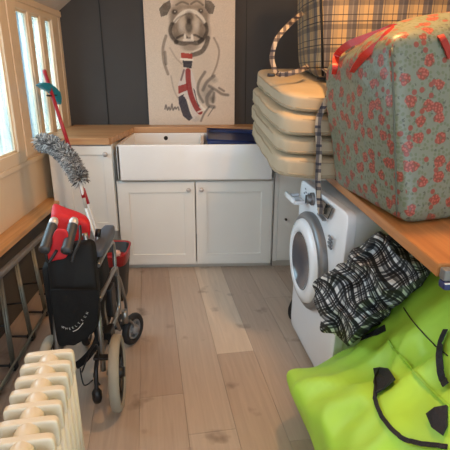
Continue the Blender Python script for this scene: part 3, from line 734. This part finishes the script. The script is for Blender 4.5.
# ------------------------------------------------------------------ checked shirt heap
def shirt_bm():
    out = [(314, 292), (318, 280), (330, 268), (346, 262), (354, 250), (366, 241), (380, 232), (396, 236), (415, 252), (432, 268), (428, 284), (412, 294), (396, 306), (386, 318), (372, 330), (358, 338), (348, 347), (338, 340), (324, 330), (316, 312)]
    cx, cy = 368, 290
    angs = sorted((math.atan2(y-cy, x-cx), math.hypot(x-cx, y-cy)) for x, y in out)
    def rad(a):
        a = (a+PI) % (2*PI)-PI
        for (a0, r0), (a1, r1) in zip(angs, angs[1:]+[(angs[0][0]+2*PI, angs[0][1])]):
            if a0 <= a <= a1: return r0+(r1-r0)*(a-a0)/(a1-a0)
        a += 2*PI; a0, r0 = angs[-1]; a1, r1 = angs[0][0]+2*PI, angs[0][1]
        return r0+(r1-r0)*(a-a0)/(a1-a0)
    bm = bmesh.new(); uvl = bm.loops.layers.uv.new('UVMap'); nr, na = 96, 200
    def rdg(x, y, sd): return 1-2.2*abs(noise.noise(V((x, y, sd))))
    def vert(r, a, front):
        R = rad(a)*(1+.13*noise.noise(V((math.cos(a)*4, math.sin(a)*4, 1))))
        x, y = cx+math.cos(a)*R*r, cy+math.sin(a)*R*r
        # fabric coordinates along and across the heap
        u, v = ((x-cx)*.8-(y-cy)*.6)/300, ((x-cx)*.6+(y-cy)*.8)/300
        wx, wy = .05*noise.noise(V((u*9, v*9, 3))), .05*noise.noise(V((u*9, v*9, 8)))
        fold = .050*rdg((u+wx)*5, (v+wy)*11, 2.2)+.042*rdg((u+wx)*12+3, (v+wy)*9, 5.3)+.005*rdg((u+wx)*26, (v+wy)*30, 7.1)
        Y = 1.60-.0015*(x-315)-.0008*(y-240)
        dome = math.sqrt(max(0, 1-r**2.6))
        if front: Y -= .075*dome+fold*min(1, (1-r)*5+.2)*1.7
        else: Y += .02*dome
        p = at(x, y, Y=min(Y, 1.592))
        k = fold*1.9
        return bm.verts.new(p), (u*1.9+wx*1.3+k*.15, v*1.9+wy*1.3+k*.5)
    for front in (True, False):
        n_ = nr if front else 10
        ctr = vert(0, 0, front); rings = [[vert((j+1)/n_, 2*PI*i/na, front) for i in range(na)] for j in range(n_)]
        def face(q):
            f = bm.faces.new([v for v, _ in q]); f.smooth = True
            for l, (_, c) in zip(f.loops, q): l[uvl].uv = c
        for i in range(na): face([ctr, rings[0][i], rings[0][(i+1) % na]])
        for A, B in zip(rings, rings[1:]):
            for i in range(na): face([A[i], B[i], B[(i+1) % na], A[(i+1) % na]])
    bmesh.ops.remove_doubles(bm, verts=bm.verts[:], dist=.0006)
    return bm
sh = obj('checked_shirt', shirt_bm(), 'shirt', keepuv=True, fix=True)
tag(sh, 'crumpled black and white checked shirt heaped between the washing machine and green bag', 'shirt')

# ------------------------------------------------------------------ radiator
t = thing('column_radiator', 'ivory column radiator standing at the bottom left', 'radiator', (-.43, .8, 0))
ra, rb = V((-.455, 1.10, 0)), V((-.395, .70, 0)); rd = (rb-ra).normalized(); rx = V((-rd.y, rd.x, 0)); rx = rx if rx.x > 0 else -rx
NS, pitch = 13, .0535
for i in range(NS):
    c = ra+rd*pitch*i; b = MB()
    def rp(u, v, z): return c+rx*u+rd*v+V((0, 0, z))
    hw, ht = .066, .0115
    b.hexa([rp(-hw, -ht, .52), rp(hw, -ht, .52), rp(hw, ht, .52), rp(-hw, ht, .52), rp(-hw, -ht, .600), rp(hw, -ht, .600), rp(hw, ht, .600), rp(-hw, ht, .600)], 9, 8)
    b.hexa([rp(-hw, -ht, .09), rp(hw, -ht, .09), rp(hw, ht, .09), rp(-hw, ht, .09), rp(-hw, -ht, .17), rp(hw, -ht, .17), rp(hw, ht, .17), rp(-hw, ht, .17)], 7, 5)
    for u in (-.052, 0, .052): b.tube([rp(u, 0, .12), rp(u, 0, .57)], .0115, 10)
    obj('section', b, 'rad', t)
    if i < NS-1:
        for z_ in (.574, .125):
            b = MB(); b.lathe([(.024, 0), (.027, .012), (.0285, pitch/2), (.027, pitch-.012), (.024, pitch)], rp(0, 0, z_), rd, 20); obj('hub', b, 'rad', t)
for i in (0, NS-1):
    c = ra+rd*pitch*i
    for s_ in (-1, 1):
        b = MB(); b.cyl(c+rx*.05*s_, c+rx*.05*s_+V((0, 0, .13)), .014); obj('foot', b, 'rad', t)
b = MB(); c = ra-rd*.015; b.cyl(c+V((0, 0, .567)), c-rd*.014+V((0, 0, .567)), .02); obj('end_plug', b, 'rad', t); b = MB(); b.cyl(c+V((0, 0, .125)), c-rd*.012+V((0, 0, .125)), .018); obj('end_plug', b, 'rad', t)

# ------------------------------------------------------------------ clothes airer against the low wall
t = thing('clothes_airer', 'folded metal clothes airer leaning below the wooden ledge on the left', 'clothes airer', (-.97, 1.9, 0))
b = MB(); b.hexa([(-1.03, 1.05, .425), (-1.0, 1.05, .425), (-1.0, 2.72, .395), (-1.03, 2.72, .395), (-1.03, 1.05, .45), (-1.0, 1.05, .45), (-1.0, 2.72, .42), (-1.03, 2.72, .42)], 4, 10); obj('top_rail', b, 'rail_grey', t)
feet = [at(15.5, 374, X=-.94), at(32.5, 342, X=-.95), at(46, 311, X=-.96)]
tops = [at(0.5, 279, X=-1.01), at(16, 262, X=-1.01), at(32, 247, X=-1.01)]
feet = [V((p.x, p.y, max(p.z, .018))) for p in feet]
step = feet[0]-feet[1]; feet.insert(0, feet[0]+step); tops.insert(0, tops[0]+(tops[0]-tops[1])); feet.append(feet[-1]-step*.9); tops.append(tops[-1]-(tops[1]-tops[2])*1.0)
for k, (a_, c_) in enumerate(zip(tops, feet)):
    a_ = a_.copy(); a_.z = .418; c_.z = .02
    b = MB(); b.cyl(a_, c_, .0095, n=12); obj('upright', b, 'airer', t)
    b = MB(); b.cyl(a_+V((0, -.022, 0)), c_+V((0, -.022, 0)), .005, n=8); obj('wire', b, 'airer', t)
    b = MB(); b.box(c_-V((.018, .02, .019)), c_+V((.014, .02, .02)), .006); obj('connector', b, 'black', t)
    b = MB(); b.cyl(c_, (-1.08, c_.y, .022), .006, n=8); obj('spacer', b, 'black', t); b = MB(); m_ = a_.lerp(c_, .55); b.cyl(m_, (-1.08, m_.y, m_.z-.01), .005, n=8); obj('spacer', b, 'black', t)
b = MB(); b.cyl(feet[0], feet[-1], .008, n=12); obj('bottom_rail', b, 'airer', t)
b = MB(); b.cyl(feet[0]+V((.02, 0, .04)), feet[-1]+V((.02, 0, .04)), .006, n=10); obj('bottom_rail', b, 'airer', t)

# ------------------------------------------------------------------ bin, mop and duster
t = thing('waste_bin', 'small charcoal bin with a red rim on the floor behind the wheelchair', 'bin', (-.60, 2.60, 0))
def ring(x0, x1, y0, y1, z): return [(x0, y0, z), (x1, y0, z), (x1, y1, z), (x0, y1, z)]
b = MB(); fr = [(.075, 0), (.10, .31)]
def tub(b, prof, cx, cy, asp, n=40, k=4.5):
    rings = []
    for r, z in prof:
        rg = []
        for i in range(n):
            a = 2*PI*i/n; x, y = math.cos(a), math.sin(a); l = (abs(x)**k+abs(y)**k)**(1/k); rg.append(b.bm.verts.new((cx+x/l*r, cy+y/l*r*asp, z)))
        rings.append(rg)
    for A, B in zip(rings, rings[1:]):
        for i in range(n):
            f = b.bm.faces.new((A[i], A[(i+1) % n], B[(i+1) % n], B[i])); f.smooth = True
    b.bm.faces.new(rings[0]); return rings
r_ = tub(b, [(.066, .002), (.093, .255), (.0910, .319), (.0885, .319), (.064, .012)], -.60, 2.60, 1.35); b.bm.faces.new(r_[-1]); obj('tub', b, 'binm', t)
b = MB(); r_ = tub(b, [(.094, .250), (.100, .31), (.103, .315), (.103, .322), (.095, .325), (.092, .315), (.088, .255)], -.60, 2.60, 1.35); obj('rim', b, 'red_plastic', t)
b = MB(); p = V((-.548, 2.467, .341)); b.lathe([(0, -.02), (.02, -.014), (.026, .0), (.02, .016), (0, .022)], p, (0, .3, 1), 16)
tag(obj('sponge', b, 'pink'), 'small pale pink sponge on the near rim of the red-rimmed bin', 'sponge')
m0, m1 = V((-.60, 2.62, .014)), at(44, 70, X=-1.03)
t = thing('mop', 'long red and white mop handle with a teal clip leaning in the window corner', 'mop', m0)
dm = (m1-m0); 
b = MB(); b.cyl(m0, m0+dm*.62, .0105, n=14); obj('lower_pole', b, 'white_pl', t)
b = MB(); b.cyl(m0+dm*.40, m0+dm*.47, .0125, n=14); b.cyl(m0+dm*.60, m0+dm*.985, .0115, n=14); b.lathe([(.0115, 0), (.0135, .01), (.012, .028), (0, .034)], m0+dm*.98, dm, 14); obj('upper_pole', b, 'red_pole', t)
b = MB(); c = at(50, 86, X=-1.01)
prof = [(40, 85), (44, 82.5), (50, 83), (56, 87), (60.5, 92), (62, 98), (61.5, 104.5), (57.5, 102), (55.5, 96), (51, 91.5), (45, 89)]
b.prism([at(x, y, X=-.985) for x, y in prof], (-.03, .0, 0), .003); cl_ = obj('clip', b, 'teal', t)
b = MB(); b.tube([at(47, 95.5, X=-.985), at(52, 96, X=-.985), at(57, 95, X=-.99)], .0055, 8); obj('clip_tab', b, 'black', cl_)
# duster
t = thing('feather_duster', 'grey fluffy duster with a white handle leaning on the cream wall', 'duster', at(90, 262, Y=2.45))
hp = smooth_path([at(41, 142, Y=2.62), at(52, 144, Y=2.58), at(64, 153, Y=2.52), at(73, 165, Y=2.48), at(80, 179, Y=2.45)], 8)
b = MB(); b.tube([p for p in hp], .022, 10); core = obj('head_core', b, mat('duster_core', (90, 88, 86), .9), t)
bm = bmesh.new(); cll = bm.loops.layers.float_color.new('tone'); rnd = random.Random(8)
for k in range(2600):
    u = rnd.random(); q = u*(len(hp)-1); i = min(int(q), len(hp)-2); p = hp[i].lerp(hp[i+1], q-i); d = (hp[i+1]-hp[i]).normalized()
    if u < .02 : d2 = -d*.5
    elif u > .98: d2 = d*.5
    else: d2 = V((0, 0, 0))
    a = rnd.random()*2*PI; o1 = d.orthogonal().normalized(); o2 = d.cross(o1); n = (o1*math.cos(a)+o2*math.sin(a)+d2+d*rnd.uniform(-.35, .35)).normalized()
    L_ = rnd.uniform(.026, .046); r = rnd.uniform(.0022, .0036); cr = V((rnd.uniform(-1, 1), rnd.uniform(-1, 1), rnd.uniform(-1, 1)))*.010
    st = p+n*.016; P = [st, st+n*L_*.5+cr, st+n*L_+cr*.2+V((0, 0, -.004))]
    tn = rnd.choice([(178, 176, 172), (140, 138, 136), (100, 98, 98), (206, 204, 200), (76, 74, 74), (150, 146, 142)])
    rg = []
    for m_, pp in enumerate(P):
        rr = r*(1, 1.1, .5)[m_]; s1 = n.orthogonal().normalized(); s2 = n.cross(s1)
        rg.append([bm.verts.new(pp+(s1*math.cos(x)+s2*math.sin(x))*rr) for x in (0, 2.09, 4.19)])
    fs = []
    for A, B in zip(rg, rg[1:]):
        for x in range(3): fs.append(bm.faces.new((A[x], A[(x+1) % 3], B[(x+1) % 3], B[x])))
    fs.append(bm.faces.new(rg[-1]))
    for f in fs:
        for l in f.loops: l[cll] = lin(tn)
fz = obj('fluff', bm, attr_mat('microfibre', 'tone', .9), t, keepuv=True); fz['kind'] = 'stuff'
b = MB(); b.cyl(at(79, 176, Y=2.45), at(86, 208, Y=2.42), .009, n=12); b.cyl(at(86, 208, Y=2.42), at(104, 262, Y=2.36)*1.0, .008, n=12); obj('handle', b, 'white_pl', t)
b = MB(); b.cyl(at(81.5, 187, Y=2.447), at(84, 198, Y=2.43), .0115, n=12); obj('handle_band', b, 'red_plastic', t)

# ------------------------------------------------------------------ folded wheelchair
t = thing('wheelchair', 'folded black transit wheelchair with grey tyres standing beside the radiator', 'wheelchair', (-.53, 1.8, 0))
def wheel(c, R, r, name, tyre, spokes=5, sx=1.2, hub='black', parent=t, yaw=.10):
    c = V(c); ax = V((1, yaw, 0)).normalized()
    b = MB(); b.torus(c, ax, R-r, r, 48, 12, sx); w = obj(name, b, tyre, parent)
    b = MB(); b.torus(c, ax, R-2.15*r, r*.42, 40, 8, 2.0); b.lathe([(0, -.03), (.02, -.03), (.026, -.012), (.026, .012), (.02, .03), (0, .03)], c, ax, 20)
    for k in range(spokes):
        a = 2*PI*k/spokes+.4; u = ax.orthogonal().normalized(); v = ax.cross(u); d = u*math.cos(a)+v*math.sin(a); b.tube([c+d*.015, c+d*(R-2*r)], [r*.55, r*.35], 8)
    obj('rim', b, hub, w); return w
wheel((-.392, 1.60, .158), .158, .0165, 'rear_wheel', 'tyre', 5, 1.3)
wheel((-.665, 1.60, .158), .158, .0165, 'rear_wheel', 'tyre', 5, 1.3)
wheel((-.405, 2.06, .084), .084, .017, 'front_castor', 'rubber', 3, 1.1, 'rail_grey', yaw=-.45)
wheel((-.645, 2.06, .078), .078, .017, 'front_castor', 'rubber', 3, 1.1, 'rail_grey')
for X_ in (-.425, -.645):
    b = MB()
    for s_ in (-1, 1): b.tube(smooth_path([(X_+.026*s_, 2.06, .078), (X_+.028*s_, 2.03, .13), (X_+.018*s_, 1.99, .175)], 4), .007, 8)
    b.cyl((X_, 1.985, .165), (X_, 1.985, .235), .016); obj('castor_fork', b, 'steel', t)
for X_, s_ in ((-.455, 1), (-.635, -1)):
    b = MB(); zt_ = .62
    b.tube(smooth_path([(X_, 1.62, .155), (X_, 1.63, .33), (X_-.012*s_, 1.66, .48), (X_-.030*s_, 1.70, .62), (X_-.050*s_, 1.73, .73)], 5), .0115, 12)
    b.tube(smooth_path([(X_, 1.63, .24), (X_, 1.80, .24), (X_, 1.985, .23), (X_, 2.02, .30), (X_, 2.02, .42), (X_, 1.98, .46), (X_, 1.8, .465), (X_, 1.66, .465)], 5), .011, 12)
    b.tube(smooth_path([(X_, 1.985, .44), (X_, 2.0, .56), (X_, 1.96, .60), (X_, 1.80, .605), (X_, 1.70, .60)], 5), .0095, 10)
    b.cyl((X_+.02*s_, 1.60, .158), (X_+.055*s_, 1.60, .158), .012)
    b.tube(smooth_path([(X_, 2.0, .42), (X_, 2.07, .36), (X_+.01*s_, 2.12, .2), (X_+.0*s_, 2.14, .12)], 5), .009, 10)
    obj('side_frame', b, 'steel', t)
    b = MB(); b.hexa([(X_-.042, 1.74, .610), (X_+.012, 1.74, .610), (X_+.012, 2.03, .610), (X_-.042, 2.03, .610), (X_-.044, 1.74, .655), (X_+.014, 1.74, .655), (X_+.014, 2.03, .675), (X_-.044, 2.03, .675)], 6, 5); obj('armrest', b, 'pad', t)
    b = MB(); b.hexa([(X_-.045, 1.68, .24), (X_-.012, 1.68, .24), (X_-.012, 1.96, .24), (X_-.045, 1.96, .24), (X_-.055, 1.70, .6), (X_-.022, 1.70, .6), (X_-.022, 1.96, .6), (X_-.055, 1.96, .6)], 6, 9); obj('side_guard', b, 'black_cloth', t)
b = MB(); b.tube([(-.63, 1.72, .22), (-.46, 1.80, .45)], .009, 10); b.tube([(-.46, 1.74, .22), (-.63, 1.82, .45)], .009, 10); b.tube([(-.63, 1.90, .22), (-.46, 1.96, .45)], .009, 10); obj('cross_brace', b, 'black', t)
b = MB(); b.hexa([(-.60, 1.68, .30), (-.49, 1.68, .30), (-.49, 1.98, .30), (-.60, 1.98, .30), (-.575, 1.70, .49), (-.50, 1.70, .49), (-.50, 1.98, .49), (-.575, 1.98, .49)], 10, 5, lambda p, q: p+V((noise.noise(p*12)*.012, 0, 0))); obj('seat', b, 'black_cloth', t)
# backrest fabric hanging between the posts
def bfn(p, q): return p+V((noise.noise(p*7)*.008, noise.noise(V((p.x*16, p.y*4, p.z*4)))*.014-.02*(1-q.x**2), 0))
b = MB(); B0, B1 = at(60, 347, Y=1.60), at(90, 338, Y=1.60)
T0, T1 = at(45, 246, Y=1.66), at(88, 244, Y=1.68)
T0, T1 = at(44, 247, Y=1.67), at(94, 240, Y=1.70)
c8 = [at(58, 350, Y=1.59), at(100, 330, Y=1.60), at(100, 330, Y=1.62)+V((0, .05, 0)), at(58, 350, Y=1.59)+V((0, .05, 0)), T0, T1, T1+V((0, .05, 0)), T0+V((0, .05, 0))]
b.hexa(c8, 20, 9, bfn); bk = obj('backrest', b, 'black_cloth', t)
# lower pouch with a rounded edge
b = MB(); poly = [(50, 290), (52, 310), (57, 332), (62, 345), (74, 346), (88, 338), (97, 322), (99, 300), (98, 290)]
b.prism([at(x, y, Y=1.585) for x, y in poly], (0, .012, 0), .003); pk = obj('pocket', b, 'black_cloth', t)
# white lettering on the pocket
txt = 'WHEELTECH'
cpts = smooth_path([V((62, 327, 0)), V((69, 329, 0)), V((76, 326, 0)), V((83, 319.5, 0)), V((88, 312, 0))], 8)
def glyph(ch, p, ang_, sz):
    cu = bpy.data.curves.new('g', 'FONT'); cu.body = ch; cu.size = sz; cu.align_x = 'CENTER'; cu.align_y = 'CENTER'
    ob = bpy.data.objects.new('g', cu); C.objects.link(ob); dg = bpy.context.evaluated_depsgraph_get()
    me = bpy.data.meshes.new_from_object(ob.evaluated_get(dg)); bpy.data.objects.remove(ob); bpy.data.curves.remove(cu)
    out = bmesh.new(); out.from_mesh(me); bpy.data.meshes.remove(me)
    Mx = Matrix.Translation(p) @ Matrix.Rotation(-ang_, 4, 'Y') @ Matrix.Rotation(PI/2, 4, 'X')
    bmesh.ops.transform(out, matrix=Mx, verts=out.verts[:]); return out
b = MB()
for i, ch in enumerate(txt):
    f_ = (i+.5)/len(txt)*(len(cpts)-1); k = int(f_); a_ = cpts[k].lerp(cpts[min(k+1, len(cpts)-1)], f_-k); dd = cpts[min(k+1, len(cpts)-1)]-cpts[k]
    b.merge(glyph(ch, at(a_.x, a_.y, Y=1.5825), math.atan2(-dd.y, dd.x), .0125))
up_ = smooth_path([at(73, 331.5, Y=1.583), at(78, 329, Y=1.583), at(83, 323, Y=1.583)], 5); b.tube(up_, .0015, 6)
obj('lettering', b, 'white_print', t, fix=False)
# red cover folded over the top
b = MB(); poly = [(49, 216), (56, 206), (66, 203), (78, 212), (87, 219), (84, 238), (80, 246), (72, 236), (60, 236), (50, 246), (46, 240), (54, 228)]
def redfn(p, q): return p+V((noise.noise(p*14)*.010, noise.noise(p*9)*.02, noise.noise(p*11)*.010))
c8 = [at(54, 255, Y=1.77), at(88, 250, Y=1.78), at(88, 240, Y=1.86), at(56, 240, Y=1.86), at(48, 214, Y=1.77), at(90, 222, Y=1.79), at(88, 214, Y=1.90), at(52, 199, Y=1.90)]
b.hexa(c8, 12, 5.5, redfn); obj('red_cover', b, 'red_cloth', t)
b = MB(); b.hexa([at(46, 264, Y=1.63), at(66, 260, Y=1.63), at(66, 260, Y=1.65), at(46, 264, Y=1.65), at(54, 230, Y=1.64), at(70, 230, Y=1.64), at(70, 230, Y=1.66), at(54, 230, Y=1.66)], 6, 5, redfn); obj('red_lining', b, 'red_cloth', t)
for (x0, y0, x1, y1) in ((54, 221, 44, 251), (74, 221, 66, 252)):
    a_, c_ = at(x0, y0, Y=1.73), at(x1, y1, Y=1.605)
    dv = (c_-a_).normalized()
    b = MB(); b.lathe([(0, -.004), (.014, -.002), (.018, .010), (.018, .024), (.0150, .028)], a_-dv*.008, dv, 20); obj('handle_cap', b, mat('silver_cap', (206, 200, 196), .35, metal=.4), t)
    L_ = (c_-a_).length; pr = [(.015, .018)]
    for k in range(12): pr += [(.0205, .025+k*(L_-.04)/12), (.0190, .025+(k+.55)*(L_-.04)/12)]
    pr += [(.022, L_-.012), (.020, L_), (0, L_+.002)]
    b = MB(); b.lathe(pr, a_, dv, 20); obj('push_handle', b, 'grip', t)
b = MB()
for pts in (([at(80, 226, Y=1.70), at(80, 240, Y=1.64), at(74, 254, Y=1.60), at(72, 262, Y=1.59)]), ([at(57, 250, Y=1.64), at(48, 262, Y=1.62), at(45, 246, Y=1.62)])): b.tube(smooth_path(pts, 5), .006, 8)
obj('brake_lever', b, 'black', t)
b = MB(); b.tube(smooth_path([at(98, 232, Y=1.86), at(96, 246, Y=1.84), at(92, 268, Y=1.82)], 4), .009, 10); obj('leg_hanger', b, 'steel', t, 'pale silver tube with black cap')
b = MB(); b.tube([at(98.5, 229, Y=1.865), at(97.6, 237, Y=1.85)], .0125, 12); obj('hanger_cap', b, 'black', t)
b = MB(); b.tube([at(95, 252, Y=1.832), at(94.4, 257, Y=1.83)], .0115, 12); obj('hanger_cap', b, 'black', t)
b = MB(); b.tube(smooth_path([at(98, 268, Y=1.80), at(102, 290, Y=1.78), at(104, 312, Y=1.76), at(108, 330, Y=1.78)], 5), .0095, 10); b.tube(smooth_path([at(106, 265, Y=1.92), at(108, 285, Y=1.92), at(112, 310, Y=1.93), at(120, 330, Y=1.97)], 5), .009, 10); obj('footrest_tube', b, 'steel', t)
b = MB(); b.tube(smooth_path([at(82, 372, Y=1.58), at(90, 352, Y=1.56), at(97, 345, Y=1.56), at(98, 360, Y=1.56), at(94, 376, Y=1.56), at(100, 385, Y=1.56)], 6), .0035, 8); b.tube(smooth_path([at(80, 368, Y=1.6), at(84, 385, Y=1.58), at(93, 380, Y=1.57)], 6), .003, 8); obj('brake_cable', b, 'black', t)
for (X_) in (-.47, -.62):
    b = MB(); b.tube(smooth_path([(X_, 1.63, .24), (X_, 1.57, .20), (X_, 1.55, .13), (X_, 1.545, .10)], 4), .009, 10); b.lathe([(0, -.03), (.016, -.026), (.020, -.01), (.020, .02), (.012, .034), (0, .036)], (X_, 1.545, .085), (0, 0, 1), 16); obj('tip_guard', b, 'black', t)
b = MB(); b.box(at(101, 358, Y=1.57)-V((.03, .01, .006)), at(101, 358, Y=1.57)+V((.03, .02, .006)), .004); obj('brake_block', b, 'black', t)
b = MB(); b.box((-.47, 1.70, .225), (-.43, 1.78, .285), .006); obj('frame_joint', b, 'black', t)
b = MB(); b.box((-.475, 1.80, .30), (-.435, 1.88, .44), .008); obj('frame_clamp', b, 'black', t)
b = MB(); b.hexa([at(94, 340, Y=1.72), at(106, 338, Y=1.72), at(106, 338, Y=1.72)+V((0, .18, 0)), at(94, 340, Y=1.72)+V((0, .18, 0)), at(92, 268, Y=1.76), at(101, 266, Y=1.76), at(101, 266, Y=1.76)+V((0, .16, 0)), at(92, 268, Y=1.76)+V((0, .16, 0))], 10, 6, bfn); obj('folded_seat', b, 'black_cloth', t)
b = MB(); b.strap([at(76, 366, Y=1.63), at(86, 358, Y=1.62), at(96, 344, Y=1.62), at(101, 326, Y=1.64)], 'face', .03, .008); obj('seat_strap', b, 'black_cloth', t)
b = MB(); b.hexa([(-.50, 2.02, .10), (-.44, 2.02, .10), (-.44, 2.14, .11), (-.50, 2.14, .11), (-.50, 2.02, .118), (-.44, 2.02, .118), (-.44, 2.14, .13), (-.50, 2.14, .13)], 4, 6)
obj('footplate', b, 'black', t)

# ------------------------------------------------------------------ light
w = bpy.data.worlds.new('sky'); scene.world = w; w.use_nodes = True; N, L = w.node_tree.nodes, w.node_tree.links
bg = N['Background']; bg.inputs['Color'].default_value = (.70, .85, 1.0, 1); bg.inputs['Strength'].default_value = 2.9
def lamp(kind, name, loc, e, col_, size=.1, rot=None, sizey=None):
    l = bpy.data.lights.new(name, kind); l.energy = e; l.color = col_
    if kind == 'AREA':
        l.size = size
        if sizey: l.shape = 'RECTANGLE'; l.size_y = sizey
    elif kind == 'SUN': l.angle = size
    else: l.shadow_soft_size = size
    o = bpy.data.objects.new(name, l); C.objects.link(o); o.location = loc
    if rot: o.rotation_euler = rot
    return o
lamp('POINT', 'ceiling_lamp_light', (.53, 1.52, 2.05), 46, (1, .52, .18), .05)
lamp('AREA', 'window_daylight', (XL-.75, 2.75, 1.75), 330, (.70, .85, 1), 1.5, (0, -math.radians(70), 0), 1.1)
lamp('AREA', 'window_daylight', (XL-.75, 1.75, 1.75), 330, (.70, .85, 1), 1.5, (0, -math.radians(70), 0), 1.1)

scene.view_settings.view_transform = 'Standard'; scene.view_settings.look = 'None'
scene.view_settings.exposure = 0.12; scene.view_settings.gamma = 1.0; scene.view_settings.use_curve_mapping = False
